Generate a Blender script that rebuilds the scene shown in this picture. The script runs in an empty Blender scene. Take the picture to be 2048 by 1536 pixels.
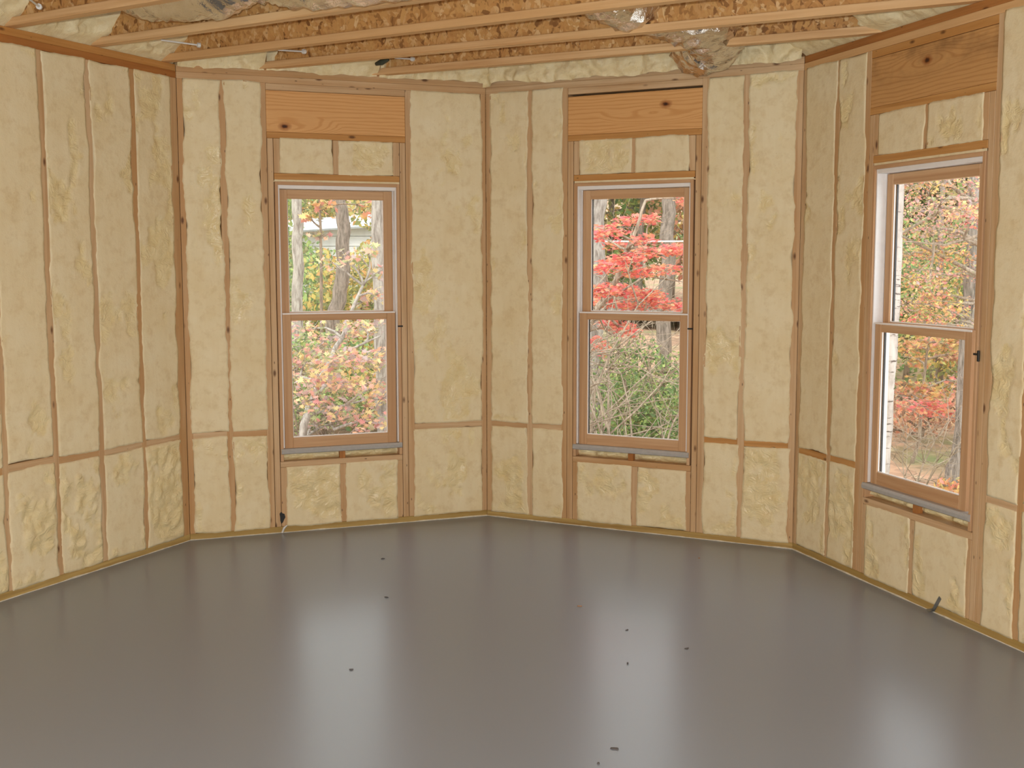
import bpy, bmesh, math, random
import numpy as np
from mathutils import Matrix, Vector

random.seed(7)
RNG = np.random.default_rng(11)
SC = bpy.context.scene
COL = SC.collection
R = math.radians

# ------------------------------------------------------------------ camera
CAM_Z = 1.632
FPX, PITCH, ROLL = 2326.0, R(6.02), R(-0.079)
cam_data = bpy.data.cameras.new('camera')
cam_data.sensor_width = 36.0
cam_data.lens = FPX / 2048 * 36.0
cam_data.clip_start = 0.05
cam_data.clip_end = 500
cam = bpy.data.objects.new('camera', cam_data)
COL.objects.link(cam)
cam.matrix_world = (Matrix.Translation((0, 0, CAM_Z)) @ Matrix.Rotation(math.pi / 2 - PITCH, 4, 'X')
                    @ Matrix.Rotation(ROLL, 4, 'Z'))
SC.camera = cam

# ------------------------------------------------------------------ world and light
world = bpy.data.worlds.new('overcast_sky')
SC.world = world
world.use_nodes = True
wn = world.node_tree.nodes
wn['Background'].inputs[0].default_value = (0.93, 0.97, 1.0, 1)
wn['Background'].inputs[1].default_value = 3.0

sun_data = bpy.data.lights.new('hazy_sun', 'SUN')
sun_data.energy = 1.4
sun_data.angle = R(12)
sun_data.color = (1.0, 0.95, 0.86)
sun = bpy.data.objects.new('hazy_sun', sun_data)
COL.objects.link(sun)
sun.rotation_euler = (R(38), 0, R(-20))

flash_data = bpy.data.lights.new('camera_flash', 'POINT')
flash_data.energy = 450
flash_data.shadow_soft_size = 0.03
flash_data.color = (0.92, 0.98, 1.0)
flash = bpy.data.objects.new('camera_flash', flash_data)
COL.objects.link(flash)
flash.location = (-0.05, -0.02, CAM_Z + 0.09)

vs = SC.view_settings
vs.view_transform = 'Standard'
vs.look = 'None'
vs.exposure = 0.0
vs.gamma = 1.0
vs.use_curve_mapping = False

# ------------------------------------------------------------------ noise helpers
def _hash(ix, iy, seed):
    h = (ix.astype(np.int64) * 374761393 + iy.astype(np.int64) * 668265263 + seed * 974711) & 0xffffffff
    h = ((h ^ (h >> 13)) * 1274126177) & 0xffffffff
    h = ((h ^ (h >> 16)) * 2246822519) & 0xffffffff
    return ((h ^ (h >> 15)) & 0xffffff) / float(0xffffff)

def vnoise(x, y, seed=0):
    x = np.asarray(x, float); y = np.asarray(y, float)
    ix = np.floor(x); iy = np.floor(y)
    fx = x - ix; fy = y - iy
    fx = fx * fx * (3 - 2 * fx); fy = fy * fy * (3 - 2 * fy)
    a = _hash(ix, iy, seed); b = _hash(ix + 1, iy, seed)
    c = _hash(ix, iy + 1, seed); d = _hash(ix + 1, iy + 1, seed)
    return a + (b - a) * fx + (c - a) * fy + (a - b - c + d) * fx * fy

def fbm(x, y, seed=0, octv=4):
    s = 0; amp = .5; tot = 0
    for o in range(octv):
        s = s + amp * vnoise(x * 2 ** o + 13.7 * o, y * 2 ** o - 7.1 * o, seed + o)
        tot += amp; amp *= .55
    return s / tot

def worley(x, y, seed=0):
    ix = np.floor(x); iy = np.floor(y)
    best = np.full(np.shape(x), 9.0)
    for dx in (-1, 0, 1):
        for dy in (-1, 0, 1):
            cx = ix + dx; cy = iy + dy
            px = cx + _hash(cx, cy, seed); py = cy + _hash(cx, cy, seed + 77)
            best = np.minimum(best, (px - x) ** 2 + (py - y) ** 2)
    return np.sqrt(best)

def sstep(a, b, x):
    t = np.clip((x - a) / (b - a), 0, 1)
    return t * t * (3 - 2 * t)

# ------------------------------------------------------------------ material helpers
def srgb(r, g, b):
    f = lambda c: (c / 255 / 12.92) if c / 255 <= .04045 else ((c / 255 + .055) / 1.055) ** 2.4
    return (f(r), f(g), f(b), 1.0)

class NT:
    def __init__(self, name):
        self.m = bpy.data.materials.new(name)
        self.m.use_nodes = True
        self.t = self.m.node_tree
        self.b = self.t.nodes['Principled BSDF']
        self.out = self.t.nodes['Material Output']
    def n(self, typ, **kw):
        nd = self.t.nodes.new(typ)
        for k, v in kw.items():
            setattr(nd, k, v)
        return nd
    def set(self, sock, v):
        if isinstance(v, bpy.types.NodeSocket):
            self.t.links.new(v, sock)
        else:
            sock.default_value = v
    def math(self, op, a, b=0.0, c=None, clamp=False):
        nd = self.n('ShaderNodeMath', operation=op, use_clamp=clamp)
        self.set(nd.inputs[0], a); self.set(nd.inputs[1], b)
        if c is not None: self.set(nd.inputs[2], c)
        return nd.outputs[0]
    def vmath(self, op, a, b):
        nd = self.n('ShaderNodeVectorMath', operation=op)
        self.set(nd.inputs[0], a); self.set(nd.inputs[1], b)
        return nd.outputs[0]
    def coord(self, rnd=True):
        o = self.n('ShaderNodeTexCoord').outputs['Object']
        if rnd:
            r = self.n('ShaderNodeObjectInfo').outputs['Random']
            o = self.vmath('ADD', o, self.vmath('MULTIPLY', self.comb(r, r, r), (31.0, 17.0, 23.0)))
        return o
    def comb(self, x, y, z):
        nd = self.n('ShaderNodeCombineXYZ')
        for i, v in enumerate((x, y, z)): self.set(nd.inputs[i], v)
        return nd.outputs[0]
    def map(self, v, scale=(1, 1, 1), rot=(0, 0, 0), loc=(0, 0, 0)):
        nd = self.n('ShaderNodeMapping')
        self.set(nd.inputs['Vector'], v)
        nd.inputs['Scale'].default_value = scale
        nd.inputs['Rotation'].default_value = rot
        nd.inputs['Location'].default_value = loc
        return nd.outputs[0]
    def noise(self, v, scale=1.0, detail=3.0, rough=.55, dist=0.0):
        nd = self.n('ShaderNodeTexNoise')
        self.set(nd.inputs['Vector'], v)
        nd.inputs['Scale'].default_value = scale
        nd.inputs['Detail'].default_value = detail
        nd.inputs['Roughness'].default_value = rough
        nd.inputs['Distortion'].default_value = dist
        return nd.outputs[0]
    def voronoi(self, v, scale=1.0, feature='F1'):
        nd = self.n('ShaderNodeTexVoronoi', feature=feature)
        self.set(nd.inputs['Vector'], v)
        nd.inputs['Scale'].default_value = scale
        return nd
    def ramp(self, f, stops):
        nd = self.n('ShaderNodeValToRGB')
        self.set(nd.inputs[0], f)
        els = nd.color_ramp.elements
        while len(els) < len(stops): els.new(0.5)
        for e, (p, c) in zip(els, stops):
            e.position = p; e.color = c
        return nd.outputs[0]
    def mix(self, f, a, b, blend='MIX'):
        nd = self.n('ShaderNodeMix', data_type='RGBA', blend_type=blend)
        self.set(nd.inputs[0], f); self.set(nd.inputs[6], a); self.set(nd.inputs[7], b)
        return nd.outputs[2]
    def rng(self, f, a, b, c=0.0, d=1.0):
        nd = self.n('ShaderNodeMapRange')
        self.set(nd.inputs[0], f)
        for i, v in enumerate((a, b, c, d)): nd.inputs[i + 1].default_value = v
        return nd.outputs[0]
    def bump(self, h, strength=.3, dist=.005):
        nd = self.n('ShaderNodeBump')
        self.set(nd.inputs['Height'], h)
        nd.inputs['Strength'].default_value = strength
        nd.inputs['Distance'].default_value = dist
        self.t.links.new(nd.outputs[0], self.b.inputs['Normal'])
    def done(self, color=None, rough=None, metal=None, spec=None):
        if color is not None: self.set(self.b.inputs['Base Color'], color)
        if rough is not None: self.set(self.b.inputs['Roughness'], rough)
        if metal is not None: self.set(self.b.inputs['Metallic'], metal)
        if spec is not None: self.set(self.b.inputs['Specular IOR Level'], spec)
        return self.m

def axis_scale(axis, along, across):
    return tuple(along if a == axis else across for a in 'xyz')

def make_wood(name, axis, c_light, c_dark, c_alt, knots=True, rough=.62, alt=0.75):
    t = NT(name)
    v = t.coord()
    g = t.noise(t.map(v, axis_scale(axis, 1.1, 38)), 1.0, 3, .6, .5)
    fine = t.noise(t.map(v, axis_scale(axis, 7, 330)), 1.0, 2, .6)
    col = t.ramp(g, [(.30, c_dark), (.62, c_light)])
    rnd = t.n('ShaderNodeObjectInfo').outputs['Random']
    blotch = t.noise(t.map(v, axis_scale(axis, 1.3, 5)), 1.0, 3, .6)
    f = t.math('MULTIPLY', t.math('ADD', t.rng(rnd, 0, 1, -.35, .55), t.rng(blotch, .35, .7, 0, .7), clamp=True), alt)
    col = t.mix(f, col, c_alt)
    col = t.mix(t.rng(fine, .3, .75, .22, 0), col, c_dark)
    if knots:
        d = t.voronoi(t.map(v, axis_scale(axis, 5.5, 13)), 1.0).outputs['Distance']
        k = t.rng(d, .06, .15, .85, 0)
        col = t.mix(k, col, srgb(88, 50, 26))
        d2 = t.voronoi(t.map(v, axis_scale(axis, 9, 25)), 1.0).outputs['Distance']
        col = t.mix(t.rng(d2, .05, .09, .7, 0), col, srgb(60, 38, 24))
    t.bump(fine, .15, .002)
    return t.done(col, rough, spec=.3)

PINK, PINKD, ORNG = srgb(214, 183, 145), srgb(186, 148, 107), srgb(186, 136, 80)
M = {}
for ax in 'xyz':
    M['stud_' + ax] = make_wood('framing_lumber_' + ax, ax, PINK, PINKD, ORNG)
    M['dark_' + ax] = make_wood('amber_lumber_' + ax, ax, srgb(204, 154, 94), srgb(176, 122, 64), srgb(190, 132, 70), alt=.6)
    M['deep_' + ax] = make_wood('deep_amber_lumber_' + ax, ax, srgb(182, 124, 68), srgb(150, 94, 46), srgb(164, 100, 46), alt=.6)
    M['flange_' + ax] = make_wood('joist_flange_' + ax, ax, srgb(228, 190, 142), srgb(198, 150, 100), srgb(212, 166, 112), knots=False)
    M['sash_' + ax] = make_wood('sash_wood_' + ax, ax, srgb(206, 167, 128), srgb(182, 138, 98), srgb(190, 146, 104), knots=False, rough=.5, alt=.4)
    M['treated_' + ax] = make_wood('treated_lumber_' + ax, ax, srgb(196, 166, 104), srgb(150, 118, 66), srgb(164, 134, 74), knots=False)

def make_header(name, knot, cath=None, stain=0.0, base=(srgb(222, 170, 112), srgb(196, 134, 70))):
    t = NT(name)
    v = t.coord(False)
    sp = t.n('ShaderNodeSeparateXYZ'); t.set(sp.inputs[0], v)
    x, z = sp.outputs[0], sp.outputs[2]
    warp = t.noise(t.map(v, (1.6, 1, 9)), 1.0, 3, .5)
    band = t.math('ADD', z, t.math('MULTIPLY', warp, .07))
    kx, kz = cath or knot
    dx = t.math('MULTIPLY', t.math('SUBTRACT', x, kx), .22)
    dz = t.math('SUBTRACT', z, kz)
    d = t.math('SQRT', t.math('ADD', t.math('MULTIPLY', dx, dx), t.math('MULTIPLY', dz, dz)))
    near = t.rng(d, .02, .075, 1, 0)
    val = t.math('ADD', t.math('MULTIPLY', band, t.math('SUBTRACT', 1.0, near)),
                 t.math('MULTIPLY', t.math('ADD', d, t.math('MULTIPLY', warp, .03)), near))
    s = t.math('SINE', t.math('MULTIPLY', t.math('ADD', val, t.math('MULTIPLY', t.noise(t.map(v, (.9, 1, 22)), 1.0, 2), .012)), 300.0))
    col = t.ramp(t.rng(s, -1, 1), [(.0, base[0]), (.6, base[0]), (1.0, tuple((a * .5 + b * .5) for a, b in zip(base[0], base[1])))])
    fine = t.noise(t.map(v, (6, 1, 300)), 1.0, 2)
    col = t.mix(t.rng(fine, .35, .8, 0, .35), col, base[1])
    # the knot itself
    ex = t.math('MULTIPLY', t.math('SUBTRACT', x, knot[0]), .62)
    ez = t.math('SUBTRACT', z, knot[1])
    e = t.math('SQRT', t.math('ADD', t.math('MULTIPLY', ex, ex), t.math('MULTIPLY', ez, ez)))
    e = t.math('ADD', e, t.math('MULTIPLY', t.noise(v, 40, 2), .012))
    col = t.mix(t.rng(e, .014, .034, .95, 0), col, srgb(150, 84, 36))
    col = t.mix(t.rng(e, .012, .019, .95, 0), col, srgb(58, 30, 18))
    if stain:
        sn = t.noise(t.map(v, (3.2, 1, 7)), 1.0, 4, .65)
        top = t.rng(z, -.06, .13, 0, 1)
        col = t.mix(t.math('MULTIPLY', t.math('MULTIPLY', t.rng(sn, .42, .68), top), stain), col, srgb(84, 52, 30))
    t.bump(fine, .12, .002)
    return t.done(col, .6, spec=.3)

M['header1'] = make_header('header_board_knotty', (-.31, -.085))
M['header2'] = make_header('header_board_cathedral', (.20, .035), (.12, -.01))
M['header3'] = make_header('header_board_stained', (-.02, .045), stain=.85, base=(srgb(204, 156, 100), srgb(172, 118, 64)))

def make_osb():
    t = NT('strand_board')
    v = t.coord(True)
    n1 = t.noise(v, 3.0, 2)
    cols = []
    for rot, sc in ((.3, (44, 20, 15)), (-.35, (40, 20, 14)), (1.0, (40, 20, 17))):
        w = t.map(v, (1, 1, 1), (0, rot, 0))
        vo = t.voronoi(t.map(w, sc), 1.0)
        sep = t.n('ShaderNodeSeparateColor'); t.set(sep.inputs[0], vo.outputs['Color'])
        cols.append(t.ramp(sep.outputs[0], [(.0, srgb(136, 92, 52)), (.18, srgb(190, 138, 80)), (.5, srgb(210, 162, 100)),
                                            (.75, srgb(198, 144, 84)), (1.0, srgb(228, 192, 140))]))
    s1 = t.rng(t.noise(v, 26, 1), .46, .54); s2 = t.rng(t.noise(v, 31, 1), .52, .58)
    col = t.mix(s2, t.mix(s1, cols[0], cols[1]), cols[2])
    dk = t.noise(t.map(v, (110, 60, 45)), 1.0, 2)
    col = t.mix(t.rng(dk, .62, .74, 0, .55), col, srgb(96, 62, 32))
    t.bump(dk, .3, .003)
    return t.done(col, .6, spec=.3)
M['osb'] = make_osb()

def make_foam():
    t = NT('spray_foam')
    v = t.coord(True)
    at = t.n('ShaderNodeAttribute', attribute_name='skin', attribute_type='GEOMETRY').outputs['Fac']
    n = t.noise(v, 5, 4, .6)
    trimmed = t.mix(t.rng(n, .35, .7), srgb(234, 219, 184), srgb(228, 209, 168))
    streak = t.noise(t.map(v, (26, 26, 4), (0, .6, 0)), 1.0, 3)
    trimmed = t.mix(t.rng(streak, .45, .75, 0, .35), trimmed, srgb(221, 200, 157))
    skin = t.mix(t.rng(t.noise(v, 14, 3), .35, .7), srgb(234, 217, 174), srgb(227, 206, 154))
    col = t.mix(at, trimmed, skin)
    mot = t.noise(v, 17, 4, .65)
    col = t.mix(t.rng(mot, .5, .72, 0, .45), col, srgb(206, 178, 128))
    sp = t.voronoi(v, 26).outputs['Distance']
    col = t.mix(t.rng(sp, .03, .07, .5, 0), col, srgb(190, 150, 92))
    wr = t.noise(t.map(v, (13, 13, 17)), 1.0, 3, .5, 1.8)
    wr = t.math('ABSOLUTE', t.math('SUBTRACT', wr, .5))
    hgt = t.math('ADD', t.math('ADD', t.math('MULTIPLY', t.noise(v, 110, 2, .6), .2), t.math('MULTIPLY', mot, .9)), t.math('MULTIPLY', t.math('MULTIPLY', wr, at), 4.0))
    t.bump(hgt, .55, .006)
    rough = t.rng(at, 0, 1, .75, .32)
    return t.done(col, rough, spec=.45)
M['foam'] = make_foam()

def make_floor():
    t = NT('grey_sealed_concrete')
    v = t.coord(False)
    n = t.noise(v, .6, 1, .5)
    col = t.mix(t.rng(n, .3, .7), srgb(131, 140, 154), srgb(129, 138, 152))
    return t.done(col, .277, spec=.65)
M['floor'] = make_floor()

def plain(name, c, rough=.5, metal=0.0, spec=.5, vary=.0, vs_=20):
    t = NT(name)
    if vary:
        v = t.coord()
        c2 = tuple(x * (1 - vary) for x in c[:3]) + (1,)
        return t.done(t.mix(t.rng(t.noise(v, vs_, 4, .6), .3, .7), c, c2), rough, metal, spec)
    return t.done(c, rough, metal, spec)
M['white'] = plain('white_vinyl', srgb(236, 232, 230), .4, vary=.06)
M['sealant'] = plain('white_sealant', srgb(226, 218, 200), .7, vary=.3, vs_=30)
M['bead'] = plain('white_glazing_bead', srgb(246, 240, 236), .4, vary=.05)
M['cream'] = plain('cream_exterior_trim', srgb(236, 218, 170), .6, vary=.08)
M['gasket'] = plain('black_gasket', srgb(28, 28, 30), .5, vary=.2)
M['grey'] = plain('grey_sill_nose', srgb(176, 172, 168), .45, vary=.12, vs_=40)
M['black'] = plain('black_plastic', srgb(18, 17, 18), .5, vary=.2)
M['rod'] = plain('white_plastic_rod', srgb(222, 220, 216), .5, vary=.08)
M['steel'] = plain('galvanised_steel', srgb(150, 152, 150), .4, .8, vary=.25)
M['chip'] = plain('dark_debris', srgb(96, 92, 92), .8, vary=.3)
M['chipw'] = plain('wood_shaving', srgb(176, 130, 92), .8, vary=.3)
M['foam_dark'] = plain('green_grey_foam', srgb(66, 70, 56), .9, vary=.3)  # dark green-grey colour of the hole in the rim foam

def make_foil():
    t = NT('crinkled_foil')
    v = t.coord()
    n = t.noise(t.map(v, (1, 1, 1)), 22, 4, .6, .6)
    n2 = t.noise(v, 7, 2)
    t.bump(t.math('ADD', n, t.math('MULTIPLY', n2, 1.2)), .5, .012)
    return t.done(t.mix(t.rng(n2, .3, .7), srgb(226, 220, 212), srgb(206, 196, 184)), t.rng(n, .3, .7, .08, .16), .97)
M['foil'] = make_foil()

def make_glass():
    t = NT('window_glass')
    tr = t.n('ShaderNodeBsdfTransparent'); tr.inputs[0].default_value = (.97, .98, .975, 1)
    gl = t.n('ShaderNodeBsdfGlossy'); gl.inputs['Roughness'].default_value = .0
    g = t.n('ShaderNodeNewGeometry')
    dt = t.n('ShaderNodeVectorMath', operation='DOT_PRODUCT')
    t.t.links.new(g.outputs['Normal'], dt.inputs[0]); t.t.links.new(g.outputs['Incoming'], dt.inputs[1])
    k = t.math('POWER', t.math('SUBTRACT', 1.0, t.math('ABSOLUTE', dt.outputs['Value']), clamp=True), 5.0)
    refl = t.math('ADD', t.math('MULTIPLY', k, .96), .04)
    mx = t.n('ShaderNodeMixShader')
    t.t.links.new(refl, mx.inputs[0])
    t.t.links.new(tr.outputs[0], mx.inputs[1]); t.t.links.new(gl.outputs[0], mx.inputs[2])
    t.t.links.new(mx.outputs[0], t.out.inputs[0])
    return t.m
M['glass'] = make_glass()

def make_leaf():
    t = NT('autumn_leaf')
    c = t.n('ShaderNodeAttribute', attribute_name='tint', attribute_type='GEOMETRY').outputs['Color']
    t.done(c, .55, spec=.3)
    tl = t.n('ShaderNodeBsdfTranslucent'); t.t.links.new(c, tl.inputs[0])
    mx = t.n('ShaderNodeMixShader'); mx.inputs[0].default_value = .4
    t.t.links.new(t.b.outputs[0], mx.inputs[1]); t.t.links.new(tl.outputs[0], mx.inputs[2])
    t.t.links.new(mx.outputs[0], t.out.inputs[0])
    return t.m
M['leaf'] = make_leaf()

def make_bark(name, light, dark, scale=(14, 14, 3), marks=None):
    t = NT(name)
    v = t.coord()
    n = t.noise(t.map(v, scale), 2.0, 5, .65, .4)
    col = t.ramp(n, [(.34, dark), (.6, light)])
    if marks:
        mk = t.noise(t.map(v, (5, 5, 26)), 1.6, 3, .6)
        col = t.mix(t.rng(mk, .60, .66), col, marks)
    t.bump(n, .7, .02)
    return t.done(col, .85, spec=.2)
M['bark_grey'] = make_bark('grey_bark', srgb(176, 168, 158), srgb(116, 106, 98))
M['bark_brown'] = make_bark('brown_bark', srgb(150, 136, 124), srgb(94, 84, 76))
M['bark_furrow'] = make_bark('furrowed_bark', srgb(172, 162, 152), srgb(88, 80, 72), (26, 26, 2))
M['bark_birch'] = make_bark('birch_bark', srgb(196, 186, 178), srgb(166, 154, 146), (6, 6, 3), srgb(96, 84, 78))
M['twig'] = make_bark('pale_twig', srgb(178, 162, 142), srgb(122, 106, 90), (20, 20, 5))
M['twig_dark'] = make_bark('dark_twig', srgb(150, 130, 112), srgb(96, 82, 70), (20, 20, 5))

def make_ground():
    t = NT('leaf_littered_ground')
    v = t.coord(False)
    vo = t.voronoi(v, 9)
    sep = t.n('ShaderNodeSeparateColor'); t.set(sep.inputs[0], vo.outputs['Color'])
    col = t.ramp(sep.outputs[0], [(0, srgb(128, 104, 86)), (.35, srgb(168, 134, 110)), (.6, srgb(190, 152, 124)), (.8, srgb(150, 122, 100)), (1, srgb(196, 172, 142))])
    g = t.noise(v, .35, 4, .6)
    col = t.mix(t.rng(g, .5, .62), col, srgb(124, 130, 88))
    t.bump(vo.outputs['Distance'], .6, .05)
    return t.done(col, .9, spec=.1)
M['ground'] = make_ground()
M['road'] = plain('asphalt_road', srgb(166, 160, 156), .9, vary=.15, vs_=6)
M['yellow'] = plain('yellow_road_paint', srgb(240, 200, 90), .7, vary=.1)
M['siding'] = plain('white_siding', srgb(240, 240, 242), .6, vary=.05)
M['roof'] = plain('pale_roof', srgb(176, 178, 180), .7, vary=.1)

# ------------------------------------------------------------------ object helpers
def link(name, me, mat=None, parent=None, loc=None):
    o = bpy.data.objects.new(name, me)
    COL.objects.link(o)
    if mat is not None and me is not None and len(me.materials) == 0:
        me.materials.append(mat if not isinstance(mat, str) else M[mat])
    if parent is not None: o.parent = parent
    if loc is not None: o.location = loc
    return o

def tag(o, label=None, cat=None, group=None, kind=None):
    if label: o['label'] = label
    if cat: o['category'] = cat
    if group: o['group'] = group
    if kind: o['kind'] = kind
    return o

def empty(name, loc=(0, 0, 0)):
    o = bpy.data.objects.new(name, None)
    o.empty_display_size = .1
    COL.objects.link(o)
    o.location = loc
    return o

def mesh_from(name, verts, faces, smooth=False):
    me = bpy.data.meshes.new(name)
    me.from_pydata([tuple(v) for v in verts], [], faces)
    me.validate(); me.update()
    if smooth:
        me.polygons.foreach_set('use_smooth', [True] * len(me.polygons))
    return me

def bm_mesh(name, bm, smooth=False):
    me = bpy.data.meshes.new(name)
    bmesh.ops.recalc_face_normals(bm, faces=bm.faces[:])
    bm.to_mesh(me); bm.free()
    if smooth: me.polygons.foreach_set('use_smooth', [True] * len(me.polygons))
    return me

def add_box(bm, lo, hi, bev=0.0):
    c = [(a + b) / 2 for a, b in zip(lo, hi)]
    s = [abs(b - a) for a, b in zip(lo, hi)]
    r = bmesh.ops.create_cube(bm, size=1.0, matrix=Matrix.Translation(c) @ Matrix.Diagonal((*s, 1)))
    if bev:
        es = list({e for v in r['verts'] for e in v.link_edges})
        bmesh.ops.bevel(bm, geom=es, offset=bev, segments=1, affect='EDGES', profile=.5)

_box_cache = {}
def box(name, lo, hi, mat, parent=None, bev=.0015):
    """one lumber-like piece with its own origin at its centre; equal sizes share mesh data"""
    s = tuple(round(abs(b - a), 4) for a, b in zip(lo, hi))
    key = (s, mat, bev)
    if key not in _box_cache:
        bm = bmesh.new(); add_box(bm, tuple(-v / 2 for v in s), tuple(v / 2 for v in s), bev)
        me = bm_mesh(name, bm); me.materials.append(M[mat]); _box_cache[key] = me
    return link(name, _box_cache[key], None, parent, tuple((a + b) / 2 for a, b in zip(lo, hi)))

def grid_mesh(name, X, Y, Z, skin=None, smooth=True, flip=False):
    nz, nx = X.shape
    co = np.stack([X, Y, Z], -1).reshape(-1, 3)
    i = np.arange(nz * nx).reshape(nz, nx)
    f = np.stack([i[:-1, :-1], i[:-1, 1:], i[1:, 1:], i[1:, :-1]], -1).reshape(-1, 4)
    if flip: f = f[:, ::-1]
    me = bpy.data.meshes.new(name)
    me.vertices.add(len(co)); me.vertices.foreach_set('co', co.ravel())
    me.loops.add(f.size); me.loops.foreach_set('vertex_index', f.ravel())
    me.polygons.add(len(f))
    me.polygons.foreach_set('loop_start', np.arange(0, f.size, 4))
    me.polygons.foreach_set('loop_total', np.full(len(f), 4))
    me.polygons.foreach_set('use_smooth', np.full(len(f), smooth))
    me.update(calc_edges=True)
    if skin is not None:
        a = me.attributes.new('skin', 'FLOAT', 'POINT')
        a.data.foreach_set('value', skin.reshape(-1).astype(np.float32))
    return me

def tube(paths, sides=6):
    """list of (points, radii) -> verts, faces of tapered tubes"""
    V, F = [], []
    for pts, rad in paths:
        pts = [Vector(p) for p in pts]
        base = len(V)
        n = len(pts)
        ref = None
        for k, p in enumerate(pts):
            d = (pts[min(k + 1, n - 1)] - pts[max(k - 1, 0)]).normalized()
            if ref is None:
                ref = d.orthogonal().normalized()
            ref = (ref - d * ref.dot(d)).normalized()
            b = d.cross(ref)
            for s in range(sides):
                a = 2 * math.pi * s / sides
                V.append(p + (ref * math.cos(a) + b * math.sin(a)) * rad[k])
        for k in range(n - 1):
            for s in range(sides):
                s2 = (s + 1) % sides
                F.append((base + k * sides + s, base + k * sides + s2, base + (k + 1) * sides + s2, base + (k + 1) * sides + s))
        F.append(tuple(base + s for s in range(sides))[::-1])
        F.append(tuple(base + (n - 1) * sides + s for s in range(sides)))
    return V, F

def at(px, py, Y):
    """a place on the camera ray through pixel px, py at ground distance Y"""
    a = (px - 1024) / FPX; b = (py - 768) / FPX
    c, s = math.cos(ROLL), math.sin(ROLL)
    u = c * a + s * b; v = -s * a + c * b
    c, s = math.cos(PITCH), math.sin(PITCH)
    y = c - s * v; z = -s - c * v
    return Vector((u * Y / y, Y, CAM_Z + z * Y / y))

# ------------------------------------------------------------------ room plan
H = 2.74
A = np.array([-1.8956, 6.7140]); B = np.array([-0.1617, 7.3753]); C = np.array([1.5949, 6.4827])
unit = lambda v: v / np.linalg.norm(v)
D0 = np.array([.42154, .90681]); D1 = unit(B - A); D2 = unit(C - B); D3 = np.array([.29688, -.95491])
L0, L1, L2, L3 = 1.90, float(np.linalg.norm(B - A)), float(np.linalg.norm(C - B)), 2.20
WL = A - D0 * L0
WR = C + D3 * L3
SL = np.array([-3.05, -3.0]); SR = np.array([2.95, -3.0])

def frame_of(O, d):
    return Matrix(((d[0], -d[1], 0, O[0]), (d[1], d[0], 0, O[1]), (0, 0, 1, 0), (0, 0, 0, 1)))

def outline(off):
    """room outline pushed outward by off"""
    pts = [WL, A, B, C, WR, SR, SL]
    n = len(pts); lines = []
    for i in range(n):
        p, q = pts[i], pts[(i + 1) % n]
        d = unit(q - p); nrm = np.array([-d[1], d[0]])
        lines.append((p + nrm * off, d))
    out = []
    for i in range(n):
        p, d = lines[i - 1]; q, e = lines[i]
        t = np.linalg.solve(np.array([d, -e]).T, q - p)[0]
        out.append(p + d * t)
    return out

# floor slab
pts = outline(.12)
V = [(p[0], p[1], 0) for p in pts] + [(p[0], p[1], -.2) for p in pts]
n = len(pts)
F = [tuple(range(n))[::-1], tuple(range(n, 2 * n))] + [(i, (i + 1) % n, n + (i + 1) % n, n + i) for i in range(n)]
bm = bmesh.new()
bv = [bm.verts.new(v) for v in V]
for f in F: bm.faces.new([bv[i] for i in f])
floor = link('floor', bm_mesh('floor', bm), 'floor')
tag(floor, 'smooth grey sealed concrete floor with soft window reflections', 'floor', kind='structure')

# ceiling deck
V = [(p[0], p[1], H + .302) for p in pts] + [(p[0], p[1], H + .322) for p in pts]
bm = bmesh.new()
bv = [bm.verts.new(v) for v in V]
for f in F: bm.faces.new([bv[i] for i in f])
ceiling = link('ceiling', bm_mesh('ceiling', bm), 'osb')
tag(ceiling, 'open ceiling of strand board deck over wooden I-joists', 'ceiling', kind='structure')

# ------------------------------------------------------------------ walls
def make_wall(name, label, O, d, u0, u1, hole=None):
    bm = bmesh.new()
    y0, y1 = .092, .106
    e = .046
    if hole:
        a, b, z0, z1 = hole
        add_box(bm, (u0 - e, y0, 0), (a, y1, H + .32)); add_box(bm, (b, y0, 0), (u1 + e, y1, H + .32))
        add_box(bm, (a, y0, 0), (b, y1, z0)); add_box(bm, (a, y0, z1), (b, y1, H + .32))
    else:
        add_box(bm, (u0 - e, y0, 0), (u1 + e, y1, H + .32))
    o = link(name, bm_mesh(name, bm), 'osb')
    o.matrix_world = frame_of(O, d)
    tag(o, label, 'wall', kind='structure')
    # plates
    lower, upper = ('deep_x', 'dark_x') if d is D0 else ('flange_x', 'deep_x') if d is D3 else ('stud_x', 'stud_x')
    for z, zz, pm, fw in ((H - .076, H - .0385, lower, 0.0), (H - .038, H, upper, .002)):
        box('top_plate', (u0, fw, z), (u1, .089, zz), pm, o)
    box('bottom_plate', (u0, 0, 0.001), (u1, .089, .038), 'treated_x', o)
    box('rim_board', (u0, .06, H + .001), (u1, .09, H + .30), 'osb', o)
    # lumpy sealant bead along the floor
    nn = int((u1 - u0) / .02)
    uu = np.linspace(u0, u1, nn)
    rr = .004 + .010 * np.clip(fbm(uu * 9, uu * 0, sum(map(ord, name)) % 97) - .35, 0, 1)
    prof = [(.004, .0), (-1, .0), (-.6, .7), (.004, 1.0)]
    X = np.array([uu for _ in prof]).astype(float)
    Y = np.array([np.where(py < 0, py * rr, .004) for py, pz in prof])
    Z = np.array([pz * rr + .0006 for py, pz in prof])
    link('sealant_bead', grid_mesh('sealant_bead', X, Y, Z), 'sealant', o)
    return o

def stud(w, u0, u1, z0=.038, z1=H - .076, mat='stud_z', name='stud', y0=0.0, y1=.089):
    return box(name, (u0, y0, z0), (u1, y1, z1), mat, w)

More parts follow.
